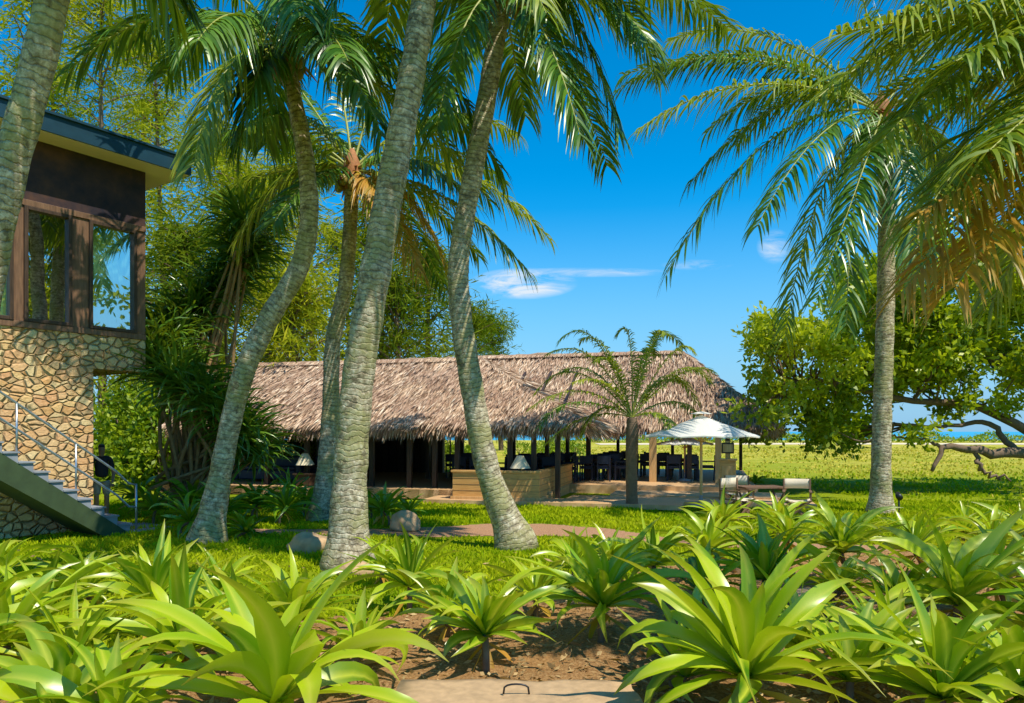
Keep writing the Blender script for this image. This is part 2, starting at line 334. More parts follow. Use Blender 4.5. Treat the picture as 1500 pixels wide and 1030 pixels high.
# ------------------------------------------------------------ palms
UP=np.array([0,0,1.])
def frond(mb,p0,p1,p2,n=88,L=.85,w=.026,mat=0,droop=.7,rmat=1,r0=.035):
    if mat==0 and rng.random()<.22: mat=6
    t=np.linspace(0,1,22)[:,None];B=(1-t)**2*p0+2*t*(1-t)*p1+t*t*p2
    mb.tube(B,np.linspace(r0,.006,22),rmat,5,False)
    for s in(-1,1):
        tl=np.linspace(.13,.995,n)+rng.normal(0,.003,n);tl=tl[rng.random(n)>.06];m_=len(tl);q=tl[:,None]
        pos=(1-q)**2*p0+2*q*(1-q)*p1+q*q*p2;tan=2*(1-q)*(p1-p0)+2*q*(p2-p1);tan/=np.linalg.norm(tan,axis=1,keepdims=True)
        side=np.cross(tan,UP);side/=np.linalg.norm(side,axis=1,keepdims=True)+1e-6;upn=np.cross(side,tan)
        ln=L*np.sin(np.pi*np.clip(.16+.72*tl,0,1))**.7*(.85+.3*rng.random(m_))
        d=side*s*.8+tan*(.4+.35*q)+upn*.22+rng.normal(0,.1,(m_,3));d/=np.linalg.norm(d,axis=1,keepdims=True)
        k=np.linspace(0,1,5)[None,:,None];dr=(droop*(.6+.7*rng.random(m_)))[:,None,None]
        P=pos[:,None]+d[:,None]*ln[:,None,None]*k*(1-.25*k*dr)+np.array([0,0,-1])*dr*ln[:,None,None]*k*k
        wv=np.cross(d,upn)+upn*rng.normal(0,.35,(m_,1));wv/=np.linalg.norm(wv,axis=1,keepdims=True)+1e-6
        prof=np.array([.6,1,.95,.65,.05])[None,:,None]
        mb.strips(P,wv[:,None]*w*prof,mat)
def trunk(mb,pts,r,mat,flare=1.5):
    P=spline(pts,150)
    rr=np.interp(np.linspace(0,1,150),np.linspace(0,1,len(r)),r)
    arc=np.concatenate([[0],np.cumsum(np.linalg.norm(np.diff(P,axis=0),axis=1))])
    rr=rr*(1+(flare-1)*np.exp(-arc/.35))*(1+.03*np.sin(arc*9)+.02*rng.normal(size=150)*.6)
    P[0,2]-=.15
    mb.tube(P,rr,mat,18)
def palm(name,tp,tr,fr,crown,nrand=12,L=4.3,husk=True,seed=0,elev=(-.35,1.1),leafL=.85):
    mb=MB();trunk(mb,[W(*p) for p in tp],tr,2)
    c=W(*crown);cd=crown[2]
    for ctl,tip,mt in fr:
        frond(mb,c,W(ctl[0],ctl[1],cd+ctl[2]),W(tip[0],tip[1],cd+tip[2]),mat=mt,L=leafL,droop=.55+.35*rng.random())
    for i in range(nrand):
        az=i*2.399+seed;el=elev[0]+(elev[1]-elev[0])*((i*.618)%1);l=L*(.85+.3*rng.random())
        h=np.array([math.cos(az),math.sin(az),0])
        p1=c+h*l*.5*math.cos(el)+UP*l*(.5*math.sin(el)+.15);p2=c+h*l*(.55+.4*math.cos(el))+UP*l*(math.sin(el)*.7-.35)
        frond(mb,c,p1,p2,mat=0,L=leafL,droop=.5+.4*rng.random())
    if husk:
        for i in range(34):
            az=rng.random()*6.28;e=rng.random()*1.7-.8;h=np.array([math.cos(az)*math.cos(e),math.sin(az)*math.cos(e),math.sin(e)])
            l=.35+.4*rng.random();P=c-UP*.15+np.linspace(0.1,1,4)[:,None]*h*l+UP*np.array([0,.05,0,-.1])[:,None]
            wv=np.cross(h,UP)*.07;mb.strips(P[None],np.broadcast_to(wv,(4,3))[None]*np.array([1,1,.7,.1])[None,:,None],3)
        for i in range(9):
            az=i*.7;q=c+np.array([math.cos(az)*.3,math.sin(az)*.3,-.3-.12*(i%2)]);th=np.linspace(0,np.pi,8)
            mb.tube(np.stack([np.full(8,q[0]),np.full(8,q[1]),q[2]+.13*np.cos(th)],-1),.1*np.sin(th)+.002,4,9,False)
    mb.tube(np.array([c-UP*.5,c-UP*.2,c+UP*.15,c+UP*.5]),[tr[-1]*1.0,tr[-1]*1.35,tr[-1]*1.2,.05],3,10)
    mb.obj(name,[M_palm,M_rach,M_bark,M_husk,M_coco,M_palmy,M_palml])
# B
palm('coconut_palm',[(303,795,13.3),(322,700,13.3),(338,620,13.3),(358,545,13.2),(395,465,13.2),(438,392,13.2),(453,320,13.1),(447,230,13.1),(432,150,13),(418,88,13)],[.25,.19,.18,.185,.18,.17,.16,.15,.14,.14],
 [((240,-40,0),(95,110,-.5),0),((250,30,1),(130,60,2),0),((310,60,-1),(285,240,-1.5),0),((380,60,-1),(350,215,-1),0),((560,20,.5),(700,170,1),0),((600,60,0),(735,250,.5),0),((500,40,-1),(560,200,-1.5),0),((300,-100,0),(150,-40,0),0),((520,-120,1),(650,-60,1),0),((440,-180,-1),(520,-200,-1),0),((470,0,-2),(510,90,-3.5),0),((340,-20,-2),(290,60,-3.5),0),((400,90,1.5),(390,210,2),0)],(413,65,13),4,3.6,seed=.3)
# C
palm('coconut_palm',[(468,762,16.9),(477,690,16.9),(484,600,17),(488,500,17),(505,425,17),(512,350,17),(515,280,17)],[.22,.2,.19,.18,.17,.16,.16],
 [((430,210,0),(350,350,0),0),((400,170,1),(285,205,1),0),((660,190,0),(805,350,0),0),((650,250,-1),(775,400,-1.5),0),((600,250,0),(650,385,0),5),((560,260,-1),(615,400,-1.5),5),((640,120,1),(760,200,2),0),((440,120,1),(380,60,1),0),((560,80,1),(600,0,1),0),((500,60,2),(430,-10,2),0),((450,240,-1.5),(400,330,-2.5),0),((620,170,2),(740,270,3),0),((420,230,.5),(310,290,1),6)],(516,250,17),6,3.8,seed=1)
# D
palm('coconut_palm',[(510,828,11),(513,700,11),(524,560,11),(545,430,10.9),(571,280,10.8),(600,130,10.7),(621,0,10.6),(640,-140,10.5)],[.29,.25,.24,.225,.21,.19,.18,.17],
 [((700,-200,0),(800,20,-1),0),((560,-180,0),(480,30,-.5),0)],(643,-160,10.5),5,3.4,seed=2,elev=(.2,1.1))
# E
palm('coconut_palm',[(757,798,13),(715,690,13),(690,560,13),(674,450,13),(673,370,13),(692,260,13),(712,150,13),(728,50,13),(736,0,13)],[.27,.21,.2,.19,.18,.175,.17,.165,.16],
 [((830,-70,0),(905,190,-.5),0),((800,10,-1),(850,200,-1.5),0),((900,-110,1),(965,120,1),0),((950,-60,1),(1065,40,2),0),((640,-60,0),(585,150,0),0),((670,0,-1),(640,190,-1.5),0),((740,20,2),(770,170,3),0),((780,-160,0),(850,-200,0),0),((700,0,2),(660,90,3.5),0),((900,-20,0),(950,60,-1),0)],(738,-25,13),4,3.7,seed=.9)
# F
palm('coconut_palm',[(1290,752,18),(1291,650,18),(1295,520,18),(1298,400,18),(1298,280,18),(1292,190,18)],[.24,.22,.21,.2,.19,.18],
 [((1090,10,0),(900,135,0),0),((1100,70,-1),(935,190,-1.5),6),((1120,130,0),(975,405,-.5),0),((1190,220,0),(1150,495,-.5),0),((1245,230,-1),(1240,475,-1.5),0),((1130,0,1),(980,60,2),6),((1330,220,-1),(1345,420,-2),0),((1400,180,0),(1460,400,0),0),((1430,80,0),(1530,250,0),0),((1400,-20,1),(1520,60,1),0),((1270,-60,0),(1200,-140,0),0),((1350,-60,0),(1420,-120,0),0),((1190,60,2),(1080,210,4),0),((1200,150,-2),(1110,330,-3),0),((1330,200,2),(1390,300,4),0),((1290,180,-1.5),(1195,440,-2.6),0),((1150,90,1),(1010,270,1),0),((1110,40,-.5),(915,110,-.5),0)],(1291,165,18),3,4.5,seed=.4,leafL=.92)
# A
palm('coconut_palm',[(-75,900,7.6),(-60,700,7.6),(-38,520,7.6),(-8,350,7.5),(20,230,7.4),(52,110,7.3),(76,0,7.2),(95,-130,7.1)],[.18,.17,.165,.16,.155,.15,.145,.14],
 [((150,-200,.5),(260,10,1),0)],(97,-150,7.1),6,3.,seed=.2,elev=(.5,1.2))
# G: leaning palm whose fronds reach in from the right
mb=MB();c=W(1660,40,6.3);trunk(mb,[(7.8,7.6,0),(7.6,7.4,2),(6.6,7,4.),(5.35,6.35,5.3)],[.16,.13,.12,.11],2)
for ct,tp_,mt in[((1410,-40,5.8),(1190,150,5.4),6),((1450,20,5.6),(1290,210,5.2),6),((1490,-10,5.2),(1225,50,4.9),6),((1480,110,5.6),(1345,330,5.2),6),((1520,170,5.8),(1320,430,5.4),5),((1530,230,5.6),(1400,420,5.2),5),((1540,150,6.4),(1400,250,6.6),0),((1440,-90,6.2),(1250,-50,6.4),6),((1560,0,5.2),(1400,90,4.8),6),((1500,60,6.6),(1290,140,7),0),((1560,220,6.2),(1450,450,6.2),6),((1560,120,5),(1450,220,4.6),6),((1550,180,5.4),(1350,310,5.2),5),((1500,-60,5.4),(1320,20,5),6),((1540,60,6.8),(1360,180,7),6),((1460,-20,7),(1230,110,7.2),0)]:
    frond(mb,c,W(*ct),W(*tp_),n=100,L=.66,w=.0135,mat=mt,droop=.55,r0=.02)
for i in range(6):
    az=-1.2+i*.5;h=np.array([math.cos(az),math.sin(az),0]);frond(mb,c,c+h*1.4+UP*.8,c+h*2.6-UP*.4,n=60,L=.6,w=.013,mat=6,r0=.025)
mb.obj('areca_palm',[M_palm,M_rach,M_bark,M_husk,M_coco,M_palmy,M_palml])
# pygmy date palm
mb=MB();c=W(926,612,19.3);trunk(mb,[W(926,752,19.3),W(925,690,19.3),W(926,640,19.3),c],[.15,.15,.17,.13],2,1.1)
fl=[((830,560),(790,625)),((840,500),(785,575)),((870,480),(800,520)),((890,470),(850,500)),((930,450),(905,490)),((960,460),(975,490)),((1000,500),(1040,560)),((990,480),(1015,515)),((1000,560),(1030,625)),((860,590),(800,650)),((890,540),(840,560)),((960,540),(1000,560)),((880,570),(850,640)),((975,590),(990,640)),((940,480),(960,520)),((900,500),(870,530)),((870,510),(815,550)),((1000,520),(1045,545)),((850,540),(775,600)),((980,500),(1020,590)),((870,440),(820,500)),((955,440),(1000,510))]
for i,(a_,t_) in enumerate(fl):
    dd=((i*.618)%1-.5)*2.4
    frond(mb,c,W(a_[0],a_[1],19.3+dd*.5),W(t_[0],t_[1],19.3+dd),n=60,L=.4,w=.016,mat=6 if i%4 else 0,droop=.5,r0=.018)
mb.obj('date_palm',[M_palm,M_rach,M_branch,M_husk,M_coco,M_palmy,M_palml])
# ------------------------------------------------------------ rosettes
def rosette(mb,c,n,L,w,mat,el=(1.45,.1),bend=1.5,k=8,fold=.25,jit=.12):
    i=np.arange(n);az=i*2.39996+rng.random()*6+rng.normal(0,jit,n)
    e=el[0]+(el[1]-el[0])*(i/n)**.8+rng.normal(0,.1,n)
    l=L*(.7+.5*rng.random(n))*(.7+.45*np.sin(np.pi*np.clip(i/n*.8+.15,0,1)))
    t=np.linspace(0,1,k);bd=bend*(.3+1.2*rng.random(n))
    ang=e[:,None]-bd[:,None]*t[None]**1.6
    st=(l/(k-1))[:,None]
    hx=np.concatenate([np.zeros((n,1)),np.cumsum(np.cos(ang[:,:-1])*st,1)],1);hz=np.concatenate([np.zeros((n,1)),np.cumsum(np.sin(ang[:,:-1])*st,1)],1)
    azt=az[:,None]+rng.normal(0,.3,n)[:,None]*t[None]**2
    P=np.stack([np.cos(azt)*hx,np.sin(azt)*hx,hz],-1)+c
    sd=np.stack([-np.sin(azt),np.cos(azt),np.zeros_like(azt)],-1)
    roll=(rng.normal(0,.4,n)[:,None]+rng.normal(0,.6,n)[:,None]*t[None])[:,:,None];nrm=np.stack([-np.sin(ang)*np.cos(azt),-np.sin(ang)*np.sin(azt),np.cos(ang)],-1)
    sd2=sd*np.cos(roll)+nrm*np.sin(roll)
    prof=np.interp(t,[0,.12,.4,.65,.85,1],[.55,.62,1,.85,.42,.02])[None,:,None]
    ww=(w*(.75+.5*rng.random(n)))[:,None,None]*prof
    wav=1+.09*np.sin(t[None]*16+rng.random(n)[:,None]*6)[:,:,None]
    mb.strips(P,sd2*ww*wav,mat,fold=-nrm*ww*fold*1.6)
def dracaena(u,v,stem,L,n=30,w=.045,name='dracaena_plant',mat=None,el=(1.5,.15),bend=1.5):
    p=G(u,v);p[2]=gz(p[0],p[1])
    mb=MB();lean=np.array([rng.normal(0,.06),rng.normal(0,.06),0]);top=p+UP*stem+lean
    mb.tube(spline([p-UP*.05,p+UP*stem*.5,top,top+UP*.1],8),[.035,.032,.03,.03,.03,.028,.025,.01],1,8)
    rosette(mb,top,n,L,w,0,el,bend,k=10)
    rosette(mb,top-UP*.06,5,L*.6,w*.6,2,(-.1,-1.),.8,k=6)
    mb.obj(name,[mat or M_drac,M_branch,M_palmy])
for a_ in[(10,985,.25,.8,26,.055),(205,925,.28,.76,34,.054),(110,1000,.15,.75,24,.052),(262,985,.2,.88,30,.064),(380,1085,.2,1.2,28,.084),(430,945,.25,.74,32,.054),(600,895,.28,.76,32,.052),(712,985,.26,.72,34,.054),
 (880,945,.34,.86,40,.058),(960,865,.3,.68,30,.048),(1045,850,.35,.78,32,.05),(1085,1060,.3,1.1,36,.076),(1115,905,.4,.78,34,.056),(1238,862,.45,.82,36,.054),(1400,960,.45,.9,38,.062),(1350,850,.4,.8,36,.052),
 (1370,1070,.2,.85,32,.065),(1245,1030,.15,.66,26,.054),(1150,825,.35,.65,30,.046),(1470,900,.35,.85,34,.058),(1540,980,.3,.9,32,.06),(1450,830,.35,.75,30,.05),(905,850,.22,.56,26,.044),(-60,1010,.3,.9,30,.06),(1300,925,.3,.64,28,.05),(1005,965,.15,.58,22,.046),(1560,860,.4,.85,32,.05),
 (130,890,.22,.64,28,.046),(330,895,.2,.6,26,.045),(60,1085,.1,.85,24,.068),(1480,1060,.2,.85,30,.062),(-20,900,.3,.75,28,.05),(560,855,.2,.56,24,.042),(1060,795,.35,.7,30,.046),(1140,790,.3,.65,28,.044),(1500,815,.35,.7,28,.045),(1410,805,.3,.65,28,.044),(840,862,.25,.58,26,.042),
 (655,935,.2,.66,28,.048),(335,965,.15,.7,26,.05),(70,935,.2,.75,28,.05),(505,990,.12,.66,22,.05),(985,1010,.1,.7,22,.055),(1180,985,.2,.72,28,.052),(1320,1000,.2,.72,28,.052),(1210,905,.3,.66,28,.048),(1010,905,.25,.66,26,.048),(785,905,.2,.56,24,.044),(170,1080,.1,.8,24,.062)]:
    dracaena(*a_,bend=.95+.7*rng.random())
for u,v,s,L,nn in[(225,770,.3,.75,34),(265,785,.25,.8,36),(330,775,.3,.8,36),(370,760,.3,.8,34),(410,768,.3,.75,36),(445,755,.3,.7,30),(285,765,.4,.8,30),(570,768,.3,.75,38),(545,758,.2,.7,26),(605,762,.2,.6,24),(200,757,.4,.8,26),(350,790,.1,.5,20),(520,750,.3,.7,24),(425,745,.4,.8,28),(1105,716,.2,.5,20),(1085,718,.2,.5,16)]:
    dracaena(u,v,s,L,nn,.045,'spider_lily_plant',M_dracd,el=(1.4,.1),bend=1.5)
# pandanus
mb=MB();base=np.array([-8.0,17.6,0])
heads=[]
for i in range(50):
    z=1.3+5.9*((i*.618)%1);r=1.8*math.sin(math.pi*min(1,(z-.2)/7.6))**.6;az=i*2.4;rr=r*math.sqrt(.25+.75*rng.random())
    heads.append(base+np.array([.95+math.cos(az)*rr*.85,math.sin(az)*rr*.8,z]))
for h in heads:
    k=base+np.array([rng.normal(.5,.5),rng.normal(0,.4),max(.6,h[2]*.4)])
    mb.tube(spline([base+np.array([rng.normal(0,.2)+.4,rng.normal(0,.2),0]),k,h*.6+k*.4+UP*-.1,h],12),np.linspace(.05,.03,12),1,7)
    rosette(mb,h,50,1.15,.036,0,(1.5,-.25),1.35,k=7,fold=.3)
mb.obj('pandanus_tree',[M_pand,M_tanb])
# ------------------------------------------------------------ casuarinas
def casuarina(u,d,vtop,R,mat,n=5200,low=.12):
    x=(u-750)/F*d;Ht=H-(vtop-632)/F*d;mb=MB();base=np.array([x,d,0.])
    lean=rng.normal(0,.4,2);tp=spline([base,base+[lean[0]*.4,0,Ht*.4],base+[lean[0],lean[1],Ht*.8],base+[lean[0]*1.3,lean[1],Ht]],30)
    mb.tube(tp,np.linspace(.2,.03,30),1,8)
    nb=60;C=[];Dn=[];per=n//nb
    for i in range(nb):
        t=low+(1-low)*((i+.5)/nb);p=tp[int(t*29)];az=i*2.4+rng.random();l=R*(1.05-t)**.5*(.45+.8*rng.random())
        h=np.array([math.cos(az),math.sin(az),0]);q=spline([p,p+h*l*.5+UP*l*.35,p+h*l+UP*l*.5],8)
        mb.tube(q,np.linspace(.05,.01,8),1,4,False)
        s=rng.random(per)**.6;ii=s*6.99;i0=ii.astype(int);pp=q[i0]+(q[i0+1]-q[i0])*(ii-i0)[:,None]
        cl=rng.normal(0,.36,(8,3))[rng.integers(0,8,per)]*(.4+s[:,None])
        C.append(pp+cl+rng.normal(0,.14,(per,3)));Dn.append(h*.5+rng.normal(0,.45,(per,3))+np.array([0,0,-.2]))
    C=np.concatenate(C);D=np.concatenate(Dn)
    mb.leaves(C,D,.35+.5*rng.random(len(C)),.045+.035*rng.random(len(C)),0,np.clip(rng.normal(.5,.25,len(C)),0,1))
    mb.obj('casuarina_tree',[mat,M_branch])
for a_ in[(20,30,-90,3.2,M_cas),(150,33,-20,3.2,M_cas),(245,36,60,3.4,M_cas),(330,35,190,3.4,M_cas),(400,33,260,3.3,M_cas),(470,38,200,3.3,M_cas),(560,36,300,3.2,M_cas),(625,38,370,2.6,M_casd),(520,42,340,3.5,M_casd),(590,34,400,2.6,M_casd),(690,50,450,2.5,M_casd),(735,55,465,2.2,M_casd),(440,30,410,2.6,M_cas),(290,29,340,2.8,M_casd),(90,40,100,3.5,M_casd),(200,44,140,3.6,M_cas),(380,44,330,3.6,M_casd)]:
    casuarina(*a_,n=5200)
# ------------------------------------------------------------ broadleaf trees
def broadtree(name,base,limbs,clumps,mat,per=260,leaf=.2,cr=.55):
    mb=MB();pts=[]
    for L_,r0,r1 in limbs:
        q=spline(L_,18);q[1:-1]+=rng.normal(0,.05,(16,3));mb.tube(q,np.linspace(r0,r1,18),1,9);pts.append(q)
    A=np.concatenate(pts)
    for c in clumps:
        d=np.linalg.norm(A-c,axis=1);a=A[np.argmin(d+.3*np.abs(A[:,2]-c[2]))]
        mid=(a+c)/2+rng.normal(0,.15,3)-UP*.1
        mb.tube(spline([a,mid,c],8),np.linspace(.045,.012,8),1,5,False)
        s=cr*(.7+.6*rng.random());m_=int(per*(.6+.8*rng.random()))
        sub=c+rng.normal(0,s*.75,(7,3))*[1,1,.6]
        C=sub[rng.integers(0,7,m_)]+rng.normal(0,s*.33,(m_,3))
        D=rng.normal(0,1,(m_,3))+(C-c)*.6+[0,0,.1]
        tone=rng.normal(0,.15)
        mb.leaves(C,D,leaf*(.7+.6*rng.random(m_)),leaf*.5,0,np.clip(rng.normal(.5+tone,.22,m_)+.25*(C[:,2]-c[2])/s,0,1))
    mb.obj(name,[mat,M_branch])
b0=W(1620,720,25);b0[2]=0
lim=[([b0,W(1600,600,25),W(1560,480,25),W(1520,400,25)],.4,.08),([W(1600,640,25),W(1500,560,25),W(1400,500,25),W(1300,450,25)],.22,.04),
([W(1600,670,25),W(1520,640,24.5),W(1440,600,24),W(1330,585,24),W(1200,560,24.5),W(1150,560,25)],.2,.03),
([W(1610,690,25),W(1530,668,24),W(1490,662,23.6),W(1430,660,23.3),W(1385,655,23),W(1365,690,22.8)],.26,.05),
([W(1430,660,23.3),W(1440,690,23),W(1480,705,22.8)],.09,.03),([W(1490,662,23.6),W(1440,620,24),W(1380,625,24),W(1310,620,24)],.11,.03),
([W(1385,655,23),W(1340,640,23.2),W(1290,640,23.4)],.06,.02),
([W(1600,600,25),W(1450,520,27),W(1330,480,28),W(1230,470,28)],.15,.03)]
cl=[]
for i in range(2000):
    u=rng.uniform(1105,1620);v=rng.uniform(335,645);d=rng.uniform(22.5,28.5)
    top=350+max(0,(1330-u))*.62+ (20*math.sin(u*.05))
    bot=645 if u<1420 else 600
    if v<top or v>bot: continue
    if u<1210 and v<470: continue
    if 560<v and u>1250 and rng.random()<.75: continue
    if rng.random()<.15+.45*(math.sin(u*.045)*math.sin(v*.06+1)>.25): continue
    cl.append(W(u,v,d))
    if len(cl)>=280: break
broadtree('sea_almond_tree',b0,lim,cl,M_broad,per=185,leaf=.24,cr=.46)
for (x,y,h) in[(20,9,15),(21,16,13),(25,3,16)]:
    b1=np.array([x,y,0.]);tr_=[([b1,b1+[.2,0,h*.35],b1+[-.3,.2,h*.8]],.35,.08),([b1+[.1,0,h*.3],b1+[-1.5,1,h*.5],b1+[-3,1,h*.6]],.16,.04),([b1+[.1,0,h*.3],b1+[1.5,-1,h*.55],b1+[2.5,-2,h*.65]],.16,.04)]
    cs=[];
    for i in range(60):
        v=rng.normal(size=3);v/=np.linalg.norm(v);cs.append(b1+UP*h*.6+v*[3.4,3.4,h*.36]*rng.random()**.4)
    broadtree('shade_tree',b1,tr_,cs,M_cas,per=80,leaf=.4,cr=.7)
def hedge(name,segs,mat,dens=900,leaf=.16):
    mb=MB()
    for (x,y,rx,ry,h) in segs:
        nb=int(dens*rx*h*.5)+60;th=rng.random(nb)*6.28;ph=rng.random(nb)*1.57;r=.75+.3*rng.random(nb)+.12*np.sin(th*5+ph*7)
        C=np.stack([x+rx*r*np.cos(th)*np.cos(ph*.9),y+ry*r*np.sin(th)*np.cos(ph*.9),gz(x,y)+h*r*np.sin(ph)],-1)
        mb.leaves(C,rng.normal(size=(nb,3))+[0,0,.4],leaf*(.7+.6*rng.random(nb)),leaf*.5,0)
        for k in range(5):
            a_=rng.random()*6.28;mb.tube(np.array([[x,y,gz(x,y)-.05],[x+rx*.4*math.cos(a_),y+ry*.4*math.sin(a_),gz(x,y)+h*.75]]),[.04,.015],1,5)
    mb.obj(name,[mat,M_branch])
hedge('shrub_mass',[(rng.uniform(-9,-1),rng.uniform(37,43),1.2,1,rng.uniform(.7,1.5)) for i in range(14)]+[(rng.uniform(0,5),rng.uniform(41,47),1.1,1,rng.uniform(.5,1.1)) for i in range(7)],M_hedge)
hedge('shrub_mass',[(rng.uniform(-24,-9.5),rng.uniform(26,33),1.6,1.3,rng.uniform(1.8,4)) for i in range(32)],M_hedge,600,.24)
hedge('distant_shrubs',[(x,76+rng.normal(0,1.5),2.2,1.5,rng.uniform(.4,1.2)) for x in np.arange(6,80,2.3)],M_hedge,260,.3)
# ------------------------------------------------------------ thatched pavilion
A_=math.radians(15);O=np.array([.74,20.,0.]);ex=np.array([math.cos(A_),-math.sin(A_),0]);ey=np.array([math.sin(A_),math.cos(A_),0])
def lx(u,ly):
    k=(u-750)/F;o=O+ey*ly
    return (k*o[1]-o[0])/(ex[0]-k*ex[1])
def wy(x,ly): return (O+ex*x+ey*ly)[1]
pav=empty('thatched_pavilion',O,-A_)
def hip(mb,a,b_,r=.09):
    a=np.array(a,float);b_=np.array(b_,float);P=a+(b_-a)*np.linspace(0,1,30)[:,None];P[:,2]+=.03*rng.normal(size=30)-.02
    mb.tube(P,r,0,8);n_=1500;s=rng.random((n_,1));ax=(b_-a)/np.linalg.norm(b_-a);sd_=np.cross(ax,UP)
    sg=np.where(rng.random(n_)<.5,-1,1)[:,None]
    mb.leaves(a+(b_-a)*s+UP*.07,-ax*.7+sg*sd_*.5-UP*.25+rng.normal(0,.15,(n_,3)),.38,.035,1)
def slope(mb,A,B,C,D,ns=70,nt=18,straw=7000,thick=.22,fr=900):
    A,B,C,D=[np.asarray(p,float) for p in(A,B,C,D)]
    s=np.linspace(0,1,ns)[:,None,None];t=np.linspace(0,1,nt)[None,:,None]
    P=(A*(1-s)+B*s)*(1-t)+(D*(1-s)+C*s)*t
    nrm=np.cross(B-A,D-A);nrm/=np.linalg.norm(nrm)
    if nrm[2]<0:nrm=-nrm
    P=P+nrm*(.035*rng.normal(size=(ns,nt,1)))+UP*(-.05*np.sin(np.pi*t))
    mb.grid(P,0)
    Q=np.array([[A-UP*thick,B-UP*thick],[D-UP*thick*1.4,C-UP*thick*1.4]]);mb.grid(Q,0)
    ar=straw;ss=rng.random(ar)[:,None];tt=rng.random(ar)[:,None]
    wid=np.linalg.norm((B-A))*(1-tt[:,0])+np.linalg.norm(C-D)*tt[:,0];keep=rng.random(ar)<wid/max(wid.max(),1e-6)
    ss,tt=ss[keep],tt[keep]
    p=(A*(1-ss)+B*ss)*(1-tt)+(D*(1-ss)+C*ss)*tt
    e=(A+B)/2;rdg=(C+D)/2;down=e-rdg
    along=(B-A)/np.linalg.norm(B-A);down=down-along*np.dot(down,along);down/=np.linalg.norm(down)
    n_=len(p)
    mb.leaves(p+nrm*.05+nrm*(.05*rng.random((n_,1))),down+rng.normal(0,.11,(n_,3))-nrm*.05,.35+.35*rng.random(n_),.025+.02*rng.random(n_),1)
    ss=rng.random(fr)[:,None];p=A*(1-ss)+B*ss
    mb.leaves(p-down*.12+nrm*.05*rng.random((fr,1))-UP*.15*rng.random((fr,1)),down*.7-UP*.8+rng.normal(0,.16,(fr,3)),.3+.3*rng.random(fr)**2,.035,1)
eL=1.2;rL=5.6;bL=10
def zat(v,x,ly): return H-(v-632)/F*wy(x,ly)
xrL=lx(705,rL);xeL=lx(858,eL);xl=-13.
zeL=2.2;zrL=zat(528,xrL,rL)
mb=MB()
slope(mb,(xl,eL,zeL),(xeL,eL,zeL),(xrL,rL,zrL),(xl,rL,zrL),120,22,24000,fr=3200)
slope(mb,(xeL,eL,zeL),(xeL,bL,zeL),(xrL+.02,rL,zrL),(xrL,rL,zrL),60,22,12000,fr=1400)
slope(mb,(xl,bL,zeL),(xeL,bL,zeL),(xrL,rL,zrL),(xl,rL,zrL),60,12,2000,fr=900)
eR=6.2;rR=10.8;bR=15.4
xr0=lx(690,rR);xr1=lx(1000,rR);xe1=lx(1136,eR);xe0=xr0-3
zr=zat(522,(xr0+xr1)/2,rR)
slope(mb,(xe0,eR,zeL),(xe1,eR,zeL),(xr1,rR,zr),(xr0,rR,zr),120,24,24000,fr=3200)
slope(mb,(xe1,eR,zeL),(xe1,bR,zeL),(xr1+.02,rR,zr),(xr1,rR,zr),50,20,9000,fr=1200)
slope(mb,(xe0,bR,zeL),(xe1,bR,zeL),(xr1,rR,zr),(xr0,rR,zr),50,12,2000,fr=900)
slope(mb,(xe0,eR,zeL),(xe0,bR,zeL),(xr0+.02,rR,zr),(xr0,rR,zr),30,12,1500,fr=600)
hip(mb,(xeL,eL,zeL),(xrL,rL,zrL));hip(mb,(xe1,eR,zeL),(xr1,rR,zr));hip(mb,(xe1,bR,zeL),(xr1,rR,zr))
for a,b_ in(((xl,rL,zrL),(xrL,rL,zrL)),((xr0,rR,zr),(xr1,rR,zr))):
    a=np.array(a);b_=np.array(b_);P=a+(b_-a)*np.linspace(0,1,40)[:,None];P[:,2]+=.03*rng.normal(size=40)
    mb.tube(P,.13,0,8)
    n_=2500;s=rng.random((n_,1));p=a+(b_-a)*s+UP*.14;sg=np.where(rng.random(n_)<.5,-1,1);mb.leaves(p,np.stack([rng.normal(0,.15,n_),sg,-.5+0*sg],-1),.45,.035,1)
mb.obj('thatched_roof',[M_thatch,M_straw],pav)
mb=MB();dk=.28
for u in(392,450,505,545,600,637,670,747,782,817):
    x=lx(u,eL+.45);mb.bb(x-.07,x+.07,eL+.38,eL+.52,.0,2.3,0)
for x in np.arange(-12,xeL,2.2): 
    mb.bb(x-.07,x+.07,5.5,5.64,.0,2.75,0);mb.bb(x-.07,x+.07,9.3,9.44,0,2.3,0)
for u in(862,1010,1066): x=lx(u,eR+.5);mb.bb(x-.08,x+.08,eR+.4,eR+.56,0,2.35,0)
for u in(700,815,905,985,1050,1085): x=lx(u,bR-.6);mb.bb(x-.07,x+.07,bR-.6,bR-.46,0,2.35,0)
mb.bb(xl,xeL-.4,eL+.37,eL+.53,2.02,2.18,0);mb.bb(xl,xeL-.4,9.29,9.45,2.02,2.18,0)
mb.bb(xe0,xe1-.4,eR+.39,eR+.57,2.02,2.18,0);mb.bb(xe0,xe1-.4,bR-.61,bR-.45,2.02,2.18,0)
for x in np.arange(xl+.5,xeL-.8,.9): mb.beam((x,eL+.2,zeL-.22),(x,rL-.3,zrL-.5),.07,.1,0)
for x in np.arange(-1,xe1-1.2,.9):
    zt=(zr-.5);yt=rR-.3
    if x>xr1: f_=max(.05,(xe1-x)/(xe1-xr1));yt=eR+(rR-eR)*f_-.3;zt=zeL+(zr-zeL)*f_-.45
    if yt>eR+.6: mb.beam((x,eR+.2,zeL-.22),(x,yt,zt),.07,.1,0)
mb.obj('posts_and_beams',[M_post],pav,False,bevel=.01)
